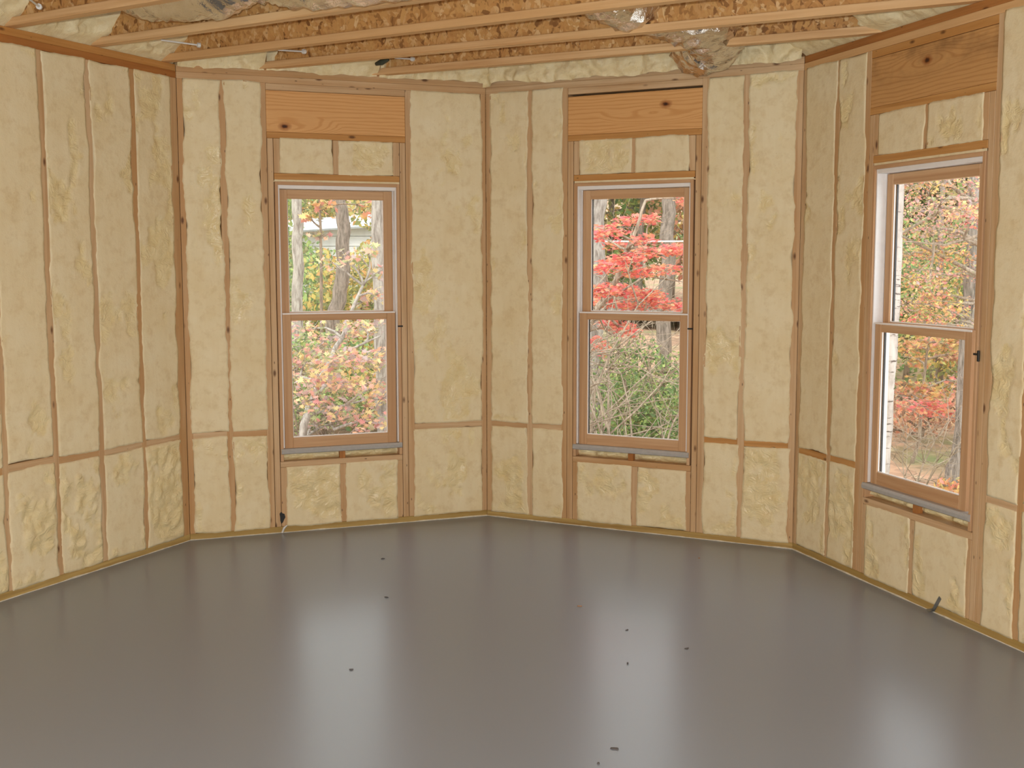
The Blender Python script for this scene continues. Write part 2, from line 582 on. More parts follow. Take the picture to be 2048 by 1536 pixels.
_fseed = [100]
def foam(w, u0, u1, z0, z1, skin=.0, lumps=.5, res=.0115, over=.004, name='foam_panel'):
    """foam fill of one bay: knife-trimmed flush, with untrimmed lumpy skin patches and ragged edges"""
    _fseed[0] += 1; sd = _fseed[0]
    wd, ht = u1 - u0, z1 - z0
    nx = max(6, int(wd / res)); nz = max(6, int(ht / res))
    s, t = np.meshgrid(np.linspace(0, 1, nx + 1), np.linspace(0, 1, nz + 1))
    zr = z0 + t * ht; ur = u0 + s * wd
    def ragged(c, k):
        return over + .020 * (fbm(c * 5.5, c * 0 + k, sd + k, 5) - .5) * 2 + .006 * (vnoise(c * 42, c * 0 + 3 + k, sd) - .5)
    eL, eR = ragged(zr, 1), ragged(zr, 2)
    eB, eT = ragged(ur, 3) * .6, ragged(ur, 4) * .6
    X = (u0 - eL) + s * (wd + eL + eR)
    Z = (z0 - eB) + t * (ht + eB + eT)
    # round the corners of the bay a little
    edge = np.minimum(np.minimum(X - X.min(), X.max() - X), np.minimum(Z - Z.min(), Z.max() - Z))
    m = sstep(.615 - skin, .65 - skin, fbm(X * 5.5 + 5, Z * 3.6, sd + 9, 5))
    m = m * sstep(.004, .03, edge)
    wob = fbm(X * 9, Z * 9, sd + 3, 3)
    lob = worley(X * 11 + wob * 2.2, Z * 9 + wob * 2.2, sd + 21)
    lob2 = worley(X * 26 + wob * 2, Z * 20 + wob, sd + 31)
    pillow = np.clip(1 - lob, 0, 1) * .7 + np.clip(1 - lob2, 0, 1) * .3
    Y = -.0028 - .0016 * (fbm(X * 6, Z * 6, sd + 5, 3) - .5)
    Y = Y + m * (.017 - .044 * lumps * pillow)
    # shallow step where a trimming pass ended
    Y = Y + .0012 * sstep(.48, .52, fbm(X * 2.2 + Z * 1.4, Z * 2.2 - X, sd + 41, 2))
    Y = Y + .0025 * (1 - sstep(0, .008, edge))
    X = np.pad(X, 1, mode='edge'); Z = np.pad(Z, 1, mode='edge'); m = np.pad(m, 1, mode='edge')
    Yp = np.pad(Y, 1, mode='constant', constant_values=.055)
    o = link(name, grid_mesh(name, X, Yp, Z, m), 'foam', w)
    return o

def fill(w, edges, zsplit, skin_hi=0., skin_lo=.06, blk='stud_x', blocks=True, lumps_lo=.6):
    """bays between neighbouring studs: blocking piece plus a tall and a low foam panel"""
    for k, (a, b) in enumerate(edges):
        zb = zsplit[k] if isinstance(zsplit, (list, tuple)) else zsplit
        foam(w, a, b, .038, zb - .019, skin_lo, lumps_lo)
        foam(w, a, b, zb + .019, H - .076, skin_hi, .45)
        if blocks:
            box('blocking', (a, 0, zb - .018), (b, .089, zb + .018), blk[k] if isinstance(blk, (list, tuple)) else blk, w)

HZ0, HZ1 = 2.386, 2.624          # header board
def opening(w, kl, jl, jr, kr, cr_hi, cr_lo, header, lowz=.400, hmat='dark_x', top_gap=0.0):
    """kings, jacks, header, cripples, rough sill and their foam around one window"""
    stud(w, *kl); stud(w, *kr)
    for j0, j1 in (jl, jr): stud(w, j0 + .0018, j1 - .0018, z1=HZ0 - .037, name='jack_stud')
    a, b = kl[1], kr[0]
    box('header_board', (a + .001, .002, HZ0), (b - .001, .040, HZ1 - top_gap), header, w)
    box('header_plate', (a + .001, .001, HZ1 + .002), (b - .001, .089, H - .0765), 'stud_x' if header != 'header3' else 'dark_x', w)
    box('header_plate', (a + .001, 0, HZ0 - .036), (b - .001, .089, HZ0 - .001), hmat, w)
    ja, jb = jl[1], jr[0]
    box('window_head', (ja + .001, -.001, 2.112), (jb - .001, .089, 2.148), 'dark_x', w)
    e = [ja]
    for c0, c1 in cr_hi:
        stud(w, c0, c1, 2.149, HZ0 - .037, name='cripple_stud'); e += [c0, c1]
    e = e[1:] if abs(e[1] - e[0]) < .01 else e
    for p, q in zip(cr_hi[:-1], cr_hi[1:]):
        foam(w, p[1], q[0], 2.149, HZ0 - .037, .0, .5)
    box('rough_sill', (ja + .001, -.001, lowz), (jb - .001, .089, lowz + .034), 'stud_x', w)
    for c0, c1 in cr_lo:
        stud(w, c0, c1, .039, lowz - .001, name='cripple_stud')
    for p, q in zip(cr_lo[:-1], cr_lo[1:]):
        foam(w, p[1], q[0], .038, lowz, .10, .6)

# --- left wall
w0 = make_wall('wall_left', 'foam insulated stud wall at the far left of the room', A, D0, -L0, 0)
S0 = [(-1.90, -1.862), (-1.612, -1.574), (-1.319, -1.281), (-1.003, -.965), (-.692, -.652), (-.372, -.334), (-.064, -.001)]
for k, (a, b) in enumerate(S0): stud(w0, a, b, mat='stud_z')
fill(w0, [(S0[k][1], S0[k + 1][0]) for k in range(len(S0) - 1)], [.632, .63, .638, .628, .624, .624], 0, .10, 'stud_x', lumps_lo=.8)

# --- back left wall, window 1
w1 = make_wall('wall_back_left', 'foam insulated stud wall left of the far corner with a window', A, D1, 0, L1, (.537, 1.298, .434, 2.112))
for a, b in ((.001, .033), (.230, .268), (1.822, L1 - .001)): stud(w1, a, b)
opening(w1, (.461, .499), (.500, .537), (1.298, 1.336), (1.337, 1.377),
        [(.538, .574), (.890, .930), (1.258, 1.297)], [(.538, .575), (.897, .940), (1.259, 1.297)], 'header1')
fill(w1, [(.033, .230), (.268, .461), (1.377, 1.822)], [.620, .616, .605], [0, 0, .02][0], .08)

# --- back right wall, window 2
w2 = make_wall('wall_back_right', 'foam insulated stud wall right of the far corner with a window', B, D2, 0, L2, (.600, 1.362, .434, 2.112))
for a, b in ((.001, .037), (.287, .324), (1.637, 1.677), (1.930, L2 - .001)): stud(w2, a, b)
opening(w2, (.523, .560), (.561, .600), (1.362, 1.398), (1.399, 1.440),
        [(.601, .636), (.960, .999), (1.323, 1.361)], [(.601, .637), (.988, 1.028), (1.324, 1.361)], 'header2', top_gap=.012)
fill(w2, [(.037, .287), (.324, .523), (1.440, 1.637), (1.677, 1.930)], [.606, .608, .597, .592], 0, .03,
     ['stud_x', 'stud_x', 'dark_x', 'dark_x'])

# --- right wall, window 3
w3 = make_wall('wall_right', 'foam insulated stud wall at the right with a window', C, D3, 0, L3, (.664, 1.492, .434, 2.112))
for a, b in ((.001, .042), (.318, .356), (1.762, 1.800), (2.16, 2.199)): stud(w3, a, b)
opening(w3, (.585, .624), (.625, .663), (1.493, 1.530), (1.531, 1.575),
        [(.664, .704), (1.052, 1.090), (1.452, 1.491)], [(.664, .690), (1.052, 1.090), (1.462, 1.491)], 'header3')
fill(w3, [(.042, .318), (.356, .585), (1.575, 1.762), (1.800, 2.16)], [.578, .586, .600, .605], 0, .06,
     ['dark_x', 'dark_x', 'stud_x', 'stud_x'])

# --- the rest of the room, behind the camera
for nm, lab, p, q in (('wall_side_left', 'plain foam covered wall running back along the left side', SL, WL),
                      ('wall_side_right', 'plain foam covered wall running back along the right side', WR, SR)):
    d = unit(q - p); ln = float(np.linalg.norm(q - p))
    bm = bmesh.new(); add_box(bm, (0, .01, 0), (ln, .10, H + .32))
    o = link(nm, bm_mesh(nm, bm), 'foam'); o.matrix_world = frame_of(p, d)
    tag(o, lab, 'wall', kind='structure')
    for k in range(int(ln / .41)): stud(o, .02 + k * .41, .058 + k * .41)
    box('top_plate', (0, -.001, H - .076), (ln, .089, H), 'dark_x', o)
    box('bottom_plate', (0, -.001, 0.001), (ln, .089, .038), 'treated_x', o)
d = unit(SL - SR); ln = float(np.linalg.norm(SL - SR))
bm = bmesh.new()
add_box(bm, (0, .01, 0), (1.3, .10, H + .32)); add_box(bm, (ln - 1.3, .01, 0), (ln, .10, H + .32)); add_box(bm, (1.3, .01, 2.3), (ln - 1.3, .10, H + .32))
o = link('wall_rear', bm_mesh('wall_rear', bm), 'foam'); o.matrix_world = frame_of(SR, d)
tag(o, 'wall behind the viewer with a wide open doorway', 'wall', kind='structure')

# ------------------------------------------------------------------ windows
def ring(bm, u0, u1, z0, z1, t, y0, y1, bev=.002, tb=None, tt=None):
    """rectangular frame, t wide (tb bottom, tt top)"""
    tb = t if tb is None else tb; tt = t if tt is None else tt
    add_box(bm, (u0, y0, z0), (u0 + t, y1, z1), bev); add_box(bm, (u1 - t, y0, z0), (u1, y1, z1), bev)
    if tb: add_box(bm, (u0 + t, y0, z0), (u1 - t, y1, z0 + tb), bev)
    if tt: add_box(bm, (u0 + t, y0, z1 - tt), (u1 - t, y1, z1), bev)

def rail(name, lo, hi, mat, parent):
    return box(name, lo, hi, mat, parent, .002)

def make_window(idx, label, w, f0, f1, s0, s1, g0, g1, latch_z):
    """double-hung unit: wooden jamb, white liner, two sashes with panes, grey sill nose"""
    root = empty('window_%d' % idx)
    root.matrix_world = w.matrix_world
    tag(root, label, 'window', kind='structure')
    # wood jambs (legs run down past the sill) and head
    for a, b in ((f0, f0 + .019), (f1 - .019, f1)):
        box('jamb', (a, -.004, .436), (b, .105, 2.100), 'sash_z', root)
    box('jamb_head', (f0 + .019, -.004, 2.081), (f1 - .019, .105, 2.100), 'sash_x', root)
    # white vinyl jamb liner with a track groove
    for a, sgn in ((f0 + .019, 1), (f1 - .019, -1)):
        x0, x1 = sorted((a, a + sgn * .009))
        box('jamb_liner', (x0, .006, .515), (x1, .105, 2.081), 'white', root, .001)
        x0, x1 = sorted((a + sgn * .009, a + sgn * .014))
        box('parting_strip', (x0, .052, .515), (x1, .058, 2.081), 'white', root, .001)
    box('head_liner', (f0 + .028, .006, 2.060), (f1 - .028, .105, 2.081), 'white', root, .001)
    for nm, z0, z1, y0, y1, tb, tt in (('upper_sash', 1.290, 2.058, .060, .094, .038, .053), ('lower_sash', .510, 1.326, .016, .050, .064, .046)):
        a, b = s0, s1
        sash = rail(nm, (a + .001, y0, z0), (g0, y1, z1), 'sash_z', root)          # left stile carries the sash
        off = sash.location.copy()
        def sub(name, lo, hi, mat, bev=.002):
            return box(name, tuple(p - q for p, q in zip(lo, off)), tuple(p - q for p, q in zip(hi, off)), mat, sash, bev)
        sub('stile', (g1, y0, z0), (b - .001, y1, z1), 'sash_z')
        sub('bottom_rail' if nm == 'lower_sash' else 'check_rail', (g0, y0 + .0005, z0), (g1, y1 - .0005, z0 + tb), 'sash_x')
        sub('meeting_rail' if nm == 'lower_sash' else 'top_rail', (g0, y0 + .0005, z1 - tt), (g1, y1 - .0005, z1), 'sash_x')
        ym = (y0 + y1) / 2
        sub('glass_pane', (g0 - .004, ym - .002, z0 + tb - .004), (g1 + .004, ym + .002, z1 - tt + .004), 'glass', 0)
        # pale glazing bead round the pane
        bw = .006
        za, zb = z0 + tb, z1 - tt
        sub('glazing_bead', (g0, ym - .010, za), (g1, ym - .003, za + bw), 'bead', .001)
        sub('glazing_bead', (g0, ym - .010, za + bw), (g0 + .004, ym - .003, zb), 'bead', .001)
        sub('glazing_bead', (g1 - .004, ym - .010, za + bw), (g1, ym - .003, zb), 'bead', .001)
        sub('gasket', (g0, ym + .003, za), (g0 + .007, ym + .012, zb), 'gasket', 0)
    box('meeting_rail_cap', (s0 + .002, .010, 1.318), (s1 - .002, .016, 1.3265), 'bead', root, .001)
    # grey sill nose and the foam filled gap under it
    bm = bmesh.new()
    prof = [(-.016, .484), (-.018, .500), (-.012, .512), (.05, .514), (.05, .482), (-.010, .480)]
    vs0 = [bm.verts.new((f0 + .004, y, z)) for y, z in prof]; vs1 = [bm.verts.new((f1 - .004, y, z)) for y, z in prof]
    bm.faces.new(vs0); bm.faces.new(vs1[::-1])
    for k in range(len(prof)):
        k2 = (k + 1) % len(prof); bm.faces.new((vs0[k], vs0[k2], vs1[k2], vs1[k]))
    link('sill_nose', bm_mesh('sill_nose', bm), 'grey', root)
    nx, nz = 90, 6
    s, t = np.meshgrid(np.linspace(0, 1, nx), np.linspace(0, 1, nz))
    X = f0 + .02 + s * (f1 - f0 - .04); Z = .433 + t * .05
    Y = .066 - .05 * (fbm(X * 14, Z * 20, 300 + idx, 3)) * np.sin(np.pi * np.clip(t * .9 + .05, 0, 1)) * 1.3
    link('gap_foam', grid_mesh('gap_foam', X, Y, Z, np.ones_like(X)), 'foam', root)
    mid = (f0 + f1) / 2
    box('shim', (mid - .016, .006, .434), (mid + .018, .04, .482), 'deep_z', root)
    # thin foam line over the head jamb
    X2 = f0 + s * (f1 - f0); Z2 = 2.098 + t * .014
    Y2 = .008 - .010 * fbm(X2 * 30, Z2 * 40, 320 + idx, 3)
    link('head_foam', grid_mesh('head_foam', X2, Y2, Z2, np.zeros_like(X2)), 'foam', root)
    # black sash clip on the right jamb
    bm = bmesh.new()
    add_box(bm, (f1 - .022, -.010, latch_z - .004), (f1 + .010, -.0042, latch_z + .005), .001)
    if idx == 3: add_box(bm, (f1 + .004, -.012, latch_z - .030), (f1 + .018, -.0042, latch_z + .018), .002)
    link('sash_clip', bm_mesh('sash_clip', bm), 'black', root)
    # exterior casing beyond the wall
    bm = bmesh.new(); ring(bm, f0 - .105, f1 + .105, .40, 2.18, .072, .107, .150)
    link('exterior_casing', bm_mesh('exterior_casing', bm), 'cream', root)
    return root

make_window(1, 'double-hung wooden window at left looking onto pale trunks and a white building', w1, .540, 1.296, .570, 1.266, .622, 1.210, 1.235)
make_window(2, 'double-hung wooden window in the middle looking onto a red maple', w2, .604, 1.354, .635, 1.327, .688, 1.277, 1.240)
make_window(3, 'double-hung wooden window at right looking onto a birch and orange woods', w3, .668, 1.486, .698, 1.425, .748, 1.374, 1.225)

# ------------------------------------------------------------------ ceiling joists
def clip_line(p, d, poly):
    t0, t1 = -99, 99
    n = len(poly)
    for i in range(n):
        a, b = poly[i], poly[(i + 1) % n]
        e = b - a; nrm = np.array([-e[1], e[0]])       # outward (clockwise outline)
        den = d @ nrm; num = (a - p) @ nrm
        if abs(den) < 1e-9: continue
        t = num / den
        if den > 0: t1 = min(t1, t)
        else: t0 = max(t0, t)
    return t0, t1

JO = outline(.055)
JL = [((-.84, 7.18), (1.80, 5.89)), ((-1.48, 6.95), (1.69, 5.35)), ((-1.95, 6.69), (.82, 5.12)), ((-2.21, 6.24), (-.27, 5.10)), ((-2.43, 5.74), (-1.39, 5.10))]
joists = []
for p, q in JL:
    p, q = np.array(p), np.array(q)
    d = unit(q - p); nr = np.array([d[1], -d[0]])
    joists.append((p + nr * .030, d))
p, d = joists[-1]
for k in range(1, 18):
    nr = np.array([d[1], -d[0]])
    joists.append((p + nr * .50 * k, d))
JH = .300
for p, d in joists:
    t0, t1 = clip_line(p, d, JO)
    if t1 - t0 < .3: continue
    c = p + d * (t0 + t1) / 2; ln = t1 - t0
    web = box('i_joist', (0, 0, 0), (ln, .010, JH - .076), 'osb', ceiling, 0)
    web.matrix_world = Matrix.Translation((c[0], c[1], H + .0005 + JH / 2)) @ Matrix.Rotation(math.atan2(d[1], d[0]), 4, 'Z')
    box('bottom_flange', (-ln / 2, -.029, -JH / 2), (ln / 2, .029, -JH / 2 + .038), 'flange_x', web, .002)
    box('top_flange', (-ln / 2, -.029, JH / 2 - .038), (ln / 2, .029, JH / 2), 'flange_x', web, .002)

# foam lumps sprayed over the rim, bay by bay
def rim_foam(w, O, d, u0, u1, seed, lip=.0, thick=.035, slope=.42, endr=.06, endl=.0):
    wd = u1 - u0
    nx = max(8, int(wd / .012)); nz = 26
    s, t = np.meshgrid(np.linspace(0, 1, nx + 1), np.linspace(0, 1, nz + 1))
    X = u0 + s * wd; Z = H + .001 - lip * fbm(X * 6, X * 0, seed + 4, 3) * (1 - t) + t * .299
    wob = fbm(X * 7, Z * 7, seed, 3)
    lob = np.clip(1 - worley(X * 9 + wob * 2, Z * 11 + wob * 2, seed + 2), 0, 1) + .35 * np.clip(1 - worley(X * 26, Z * 26 + wob, seed + 8), 0, 1)
    yy = .05 - thick - slope * (Z - H) - .06 * lob * sstep(0, .15, t + (.25 if lip else 0)) - .03 * (wob - .5)
    yy = yy - endr * sstep(.72, 1.0, s) * sstep(0, .4, t) - endl * sstep(.3, 0.0, s) * sstep(0, .4, t)
    link('rim_foam', grid_mesh('rim_foam', X, yy, Z, np.ones_like(X) * .5), 'foam', w)

for wi, (w, O, d, a, b) in enumerate(((w0, A, D0, -L0, 0.0), (w1, A, D1, 0.0, L1), (w2, B, D2, 0.0, L2), (w3, C, D3, 0.0, L3))):
    cuts = []
    for p, e in joists:
        if abs(d[0] * e[1] - d[1] * e[0]) < .08: continue
        t = np.linalg.solve(np.array([d, -e]).T, p - O)[0]
        if a + .02 < t < b - .02: cuts.append(float(t))
    cuts = [a] + sorted(cuts) + [b]
    for k in range(len(cuts) - 1):
        if wi == 2: rim_foam(w, O, d, cuts[k], cuts[k + 1], 500 + k, lip=.05, thick=.06, slope=.35, endr=0)
        else: rim_foam(w, O, d, cuts[k] + .006, cuts[k + 1] - .006, 520 + wi * 10 + k, lip=.02 if wi == 1 else .0, endr=.08 if wi < 2 else 0, endl=.08 if wi == 3 else 0)

# ------------------------------------------------------------------ foil ducts
def duct(name, label, path, rad, crumple=.02, seed=0, sides=40, per=14, freq=(3, 9), flat=1.0):
    P = [Vector(p) for p in path]; n = len(P)
    def cr(t):
        k = min(int(t), n - 2); f = t - k
        g = lambda i: P[max(0, min(n - 1, i))]
        a, b, c, d_ = g(k - 1), g(k), g(k + 1), g(k + 2)
        pos = .5 * ((2 * b) + (c - a) * f + (2 * a - 5 * b + 4 * c - d_) * f * f + (3 * b - a - 3 * c + d_) * f ** 3)
        return pos, rad[k] + (rad[k + 1] - rad[k]) * (f * f * (3 - 2 * f))
    N = (n - 1) * per
    pts = [cr(i / per if i < N else n - 1 - 1e-6) for i in range(N + 1)]
    X = np.zeros((N + 1, sides + 1)); Y = X.copy(); Z = X.copy()
    for i, (p, r) in enumerate(pts):
        tdir = (pts[min(i + 1, N)][0] - pts[max(i - 1, 0)][0]).normalized()
        side = tdir.cross(Vector((0, 0, 1))).normalized(); up = side.cross(tdir)
        for j in range(sides + 1):
            a = 2 * math.pi * j / sides
            aa = np.array([a % (2 * math.pi)])
            cre = abs(float(fbm(np.array([i / per * freq[1]]), np.array([math.cos(a) * freq[0] + 4]), seed)[0]) - .5) * 2
            cre2 = float(vnoise(np.array([i / per * 11.0]), np.array([math.sin(a) * 2.0 + 4]), seed + 5)[0]) - .5
            rr = r + crumple * (cre - .3) + crumple * .7 * cre2
            q = p + side * (math.cos(a) * rr) + up * (math.sin(a) * rr * flat)
            X[i, j], Y[i, j], Z[i, j] = q
    o = link(name, grid_mesh(name, X, Y, Z), 'foil')
    # pinched end
    tag(o, label, 'duct', 'foil flexible ducts in the ceiling')
    return o

duct('flexible_duct', 'silver foil flexible duct sagging below the joists above the middle window',
     [(.30, 5.05, 3.00), (.37, 5.56, 2.865), (.66, 5.93, 2.90), (.97, 6.16, 2.90), (1.09, 6.40, 2.86), (1.05, 6.60, 2.83), (.98, 6.78, 2.95)],
     [.08, .095, .150, .180, 0.185, .170, .10], .040, 3, freq=(5, 7))
duct('flexible_duct', 'silver foil flexible duct lying between joists at the upper left',
     [(-1.86, 5.72, 2.95), (-1.68, 5.60, 2.92), (-1.36, 5.41, 2.91), (-1.12, 5.29, 2.925), (-.85, 5.16, 2.90), (-.35, 4.88, 2.90), (.2, 4.57, 2.93)],
     [.09, .165, .185, .150, .185, .19, .17], .026, 8, freq=(4, 6))

# thin white rods poking out of the joist webs
def rod(label, head, tail):
    a = at(*head); b = at(*tail)
    d = (b - a).normalized()
    V, F = tube([([a, b], [.0045, .0045]), ([a - d * .012, a + d * .004], [.013, .013])], 8)
    o = link('insulation_rod', mesh_from('insulation_rod', V, F, False), 'rod')
    tag(o, label, 'rod', 'white rods between the joists')
rod('thin white rod nearest the upper left corner of the ceiling', (78, 13, 5.22), (56, -4, 5.02))
rod('thin white rod between joists above the left wall corner', (396, 90, 6.33), (322, 80, 6.22))
rod('thin white rod between joists left of the middle of the ceiling', (607, 103, 6.50), (556, 100, 6.36))
rod('short white rod beside the dark foam hole', (824, 118, 6.92), (790, 116, 6.80))

# ------------------------------------------------------------------ small things in the room
# galvanised strap standing on the right bottom plate
bm = bmesh.new()
add_box(bm, (-.009, -.0015, 0), (.009, .0015, .085)); add_box(bm, (-.009, -.035, 0), (.009, .0, .002)); 
o = link('metal_strap', bm_mesh('metal_strap', bm), 'steel')
o.matrix_world = w3.matrix_world @ Matrix.Translation((1.255, -.004, .012)) @ Matrix.Rotation(R(32), 4, 'Y')
tag(o, 'bent grey metal strap leaning on the bottom plate below the right window', 'strap')
V, F = tube([([(0, 0, 0), (.012, -.004, .03), (.03, -.006, .045)], [.006, .007, .004])], 6)
o = link('plastic_scrap', mesh_from('plastic_scrap', V, F), 'rod')
o.matrix_world = w1.matrix_world @ Matrix.Translation((.535, -.018, .004))
tag(o, 'small crumpled white scrap on the floor below the left window', 'scrap')
# solid black patch drawn for a hole in the framing
for (w, u, z, sx, sz, lab) in ((w1, .541, .095, .016, .034, 'black gap'),):
    V = []; n = 10
    for yy in (-.002, .02):
        for k in range(n):
            a = 2 * math.pi * k / n; rr = 1 + .25 * math.sin(3 * a + 1)
            V.append((u + math.cos(a) * sx * rr, yy, z + math.sin(a) * sz * rr))
    F = [tuple(range(n))[::-1], tuple(range(n, 2 * n))] + [(k, (k + 1) % n, n + (k + 1) % n, n + k) for k in range(n)]
    link('dark_hole_patch', mesh_from('dark_hole_patch', V, F), 'black', w)
# dark hole in the foam by the joist, drawn as a green-grey lump
o = link('dark_foam_hole', mesh_from('dark_foam_hole', *tube([([at(752, 128, 6.93), at(764, 124, 6.90), at(777, 119, 6.88)], [.010, .018, .008])], 9), True), 'foam_dark')
tag(o, 'dark green-grey foam lump beside the short white rod', 'foam')

chips = [(773, 1195, .030, .008, 'chip', 'dark sliver of debris on the floor below the left window reflection'),
         (702, 1340, .022, .006, 'chip', 'tiny dark sliver on the bright left floor reflection'),
         (1160, 1213, .030, .005, 'chipw', 'reddish wood shaving on the floor left of the middle reflection'),
         (1373, 1298, .022, .012, 'chip', 'small curled dark crumb right of the middle reflection'),
         (1254, 1261, .016, .006, 'chip', 'small dark crumb at the top of the middle reflection'),
         (1228, 1498, .034, .014, 'chip', 'largest dark crumb near the bottom of the floor'),
         (1197, 1528, .012, .008, 'chip', 'dark speck at the bottom edge of the floor'),
         (1398, 1117, .012, .006, 'chipw', 'tiny brown speck on the floor below the middle window'),
         (1255, 1328, .010, .007, 'chip', 'dark speck in the centre of the middle reflection'),
         (766, 1118, .026, .006, 'chip', 'faint dark scrape of debris close to the far left wall')]
for k, (px, py, a, b, mt, lab) in enumerate(chips):
    r = at(px, py, 1.0) - Vector((0, 0, CAM_Z)); t = -CAM_Z / r.z
    n = 7; V = []
    for zz in (.0005, .004):
        for j in range(n):
            th = 2 * math.pi * j / n
            q = .7 + .5 * random.random()
            V.append((math.cos(th) * a * q * .42, math.sin(th) * b * q * .6, zz * (1 if zz < .001 else .6 + random.random())))
    F = [tuple(range(n))[::-1], tuple(range(n, 2 * n))] + [(j, (j + 1) % n, n + (j + 1) % n, n + j) for j in range(n)]
    o = link('debris_chip', mesh_from('debris_chip', V, F), mt, None, (r.x * t, r.y * t, 0))
    o.rotation_euler.z = random.uniform(-.5, .5)
    tag(o, lab, 'debris', 'crumbs on the floor')

# ------------------------------------------------------------------ outdoors
def gz(x, y):
    dd = math.hypot(x, y)
    z = -1.2 + .06 * min(dd, 32) + .03 * max(0, min(dd, 45) - 32)
    if dd > 45: z += .22 * (dd - 45)
    return z
nr_, na = 60, 90
Rr = 7.9 + (95 - 7.9) * np.linspace(0, 1, nr_) ** 1.6
Aa = np.radians(np.linspace(-80, 80, na))
RR, AA = np.meshgrid(Rr, Aa, indexing='ij')
GX, GY = RR * np.sin(AA), RR * np.cos(AA)
GZ = np.vectorize(gz)(GX, GY) + .10 * (fbm(GX * .5, GY * .5, 61, 3) - .5)
inside = RR < 8.6
GZ = np.where(inside, GZ - .02, GZ)
o = link('ground', grid_mesh('ground', GX, GY, GZ, flip=True), 'ground')
tag(o, 'leaf-littered woodland ground rising away from the house', 'ground', kind='structure')

# road with painted lines
def strip(name, p, q, w0_, w1_, lift, mat, parent=None):
    p, q = np.array(p, float), np.array(q, float); d = unit(q - p); nrm = np.array([-d[1], d[0]])
    N = 24; V = []; F = []
    for k in range(N + 1):
        c = p + (q - p) * k / N
        for o_ in (w0_, w1_):
            e = c + nrm * o_; m_ = c + nrm * (w0_ + w1_) / 2
            V.append((e[0], e[1], gz(*c) + .12 + lift))
    for k in range(N): F.append((2 * k, 2 * k + 2, 2 * k + 3, 2 * k + 1))
    return link(name, mesh_from(name, V, F), mat, parent)
RP, RQ = (-14.0, 37.0), (14.0, 18.3)
road = strip('road', RP, RQ, -1.8, 1.9, 0, 'road')
tag(road, 'grey asphalt road passing behind the trees', 'road', kind='structure')
strip('lane_line', RP, RQ, -1.35, -1.1, .012, 'yellow', road)
strip('lane_line', RP, RQ, -.75, -.55, .012, 'yellow', road)
strip('edge_line', RP, RQ, -.30, -.1, .012, 'bead', road)

MAPLE = [(0, -.55), (.10, -.12), (.42, -.34), (.34, -.02), (.62, .16), (.28, .20), (.30, .42), (.12, .34), (0, .70),
         (-.12, .34), (-.30, .42), (-.28, .20), (-.62, .16), (-.34, -.02), (-.42, -.34), (-.10, -.12)]
def leaf_mesh(name, cen, size, cols, shape='oval', flat=.0):
    """cen (n,3), size (n,), cols (n,3) linear; one mesh with a tint attribute"""
    n = len(cen)
    if shape == 'maple':
        tv = np.array([(0, 0, .06)] + [(x, y, -.12 * abs(x)) for x, y in MAPLE]); k = len(MAPLE)
        tf = np.array([(0, 1 + i, 1 + (i + 1) % k) for i in range(k)])
    else:
        tv = np.array([(0, -.5, 0), (.28, 0, .06), (0, .5, 0), (-.28, 0, .06)]); tf = np.array([(0, 1, 2), (0, 2, 3)])
    a = RNG.normal(size=(n, 3)); a[:, 2] += flat * np.sign(a[:, 2] + 1e-6) * 3
    a /= np.linalg.norm(a, axis=1, keepdims=True)
    b = RNG.normal(size=(n, 3)); b -= a * (a * b).sum(1, keepdims=True); b /= np.linalg.norm(b, axis=1, keepdims=True)
    c = np.cross(a, b)
    co = (cen[:, None, :] + size[:, None, None] * (tv[None, :, 0:1] * b[:, None, :] + tv[None, :, 1:2] * c[:, None, :] + tv[None, :, 2:3] * a[:, None, :])).reshape(-1, 3)
    f = (tf[None] + (np.arange(n) * len(tv))[:, None, None]).reshape(-1, 3)
    me = bpy.data.meshes.new(name)
    me.vertices.add(len(co)); me.vertices.foreach_set('co', co.ravel())
    me.loops.add(f.size); me.loops.foreach_set('vertex_index', f.ravel().astype(np.int32))
    me.polygons.add(len(f))
    me.polygons.foreach_set('loop_start', np.arange(0, f.size, 3)); me.polygons.foreach_set('loop_total', np.full(len(f), 3))
    me.update(calc_edges=True)
    at_ = me.attributes.new('tint', 'FLOAT_COLOR', 'POINT')
    cc = np.concatenate([cols, np.ones((n, 1))], 1).repeat(len(tv), 0).astype(np.float32)
    at_.data.foreach_set('color', cc.ravel())
    me.materials.append(M['leaf'])
    return me

def pal(*cs):
    return np.array([srgb(*c)[:3] for c in cs])
RED = pal((236, 136, 124), (238, 152, 130), (228, 118, 118), (240, 172, 138), (234, 180, 132), (216, 104, 108))
PINKS = pal((218, 160, 146), (226, 178, 150), (212, 146, 142), (230, 196, 142), (226, 204, 146), (200, 168, 162), (184, 164, 162), (172, 180, 132), (160, 150, 118))
ORANGE = pal((224, 176, 116), (214, 158, 110), (228, 194, 126), (204, 144, 112), (216, 142, 126), (182, 164, 108), (150, 140, 100))
GREEN = pal((128, 158, 98), (108, 138, 84), (160, 184, 110), (180, 194, 118), (96, 120, 76), (146, 142, 98))
OLIVE = pal((178, 174, 106), (200, 188, 110), (156, 162, 102), (214, 190, 114), (134, 140, 92), (216, 166, 110))
RUST = pal((200, 156, 122), (180, 134, 108), (214, 178, 140), (164, 126, 104), (214, 146, 120))

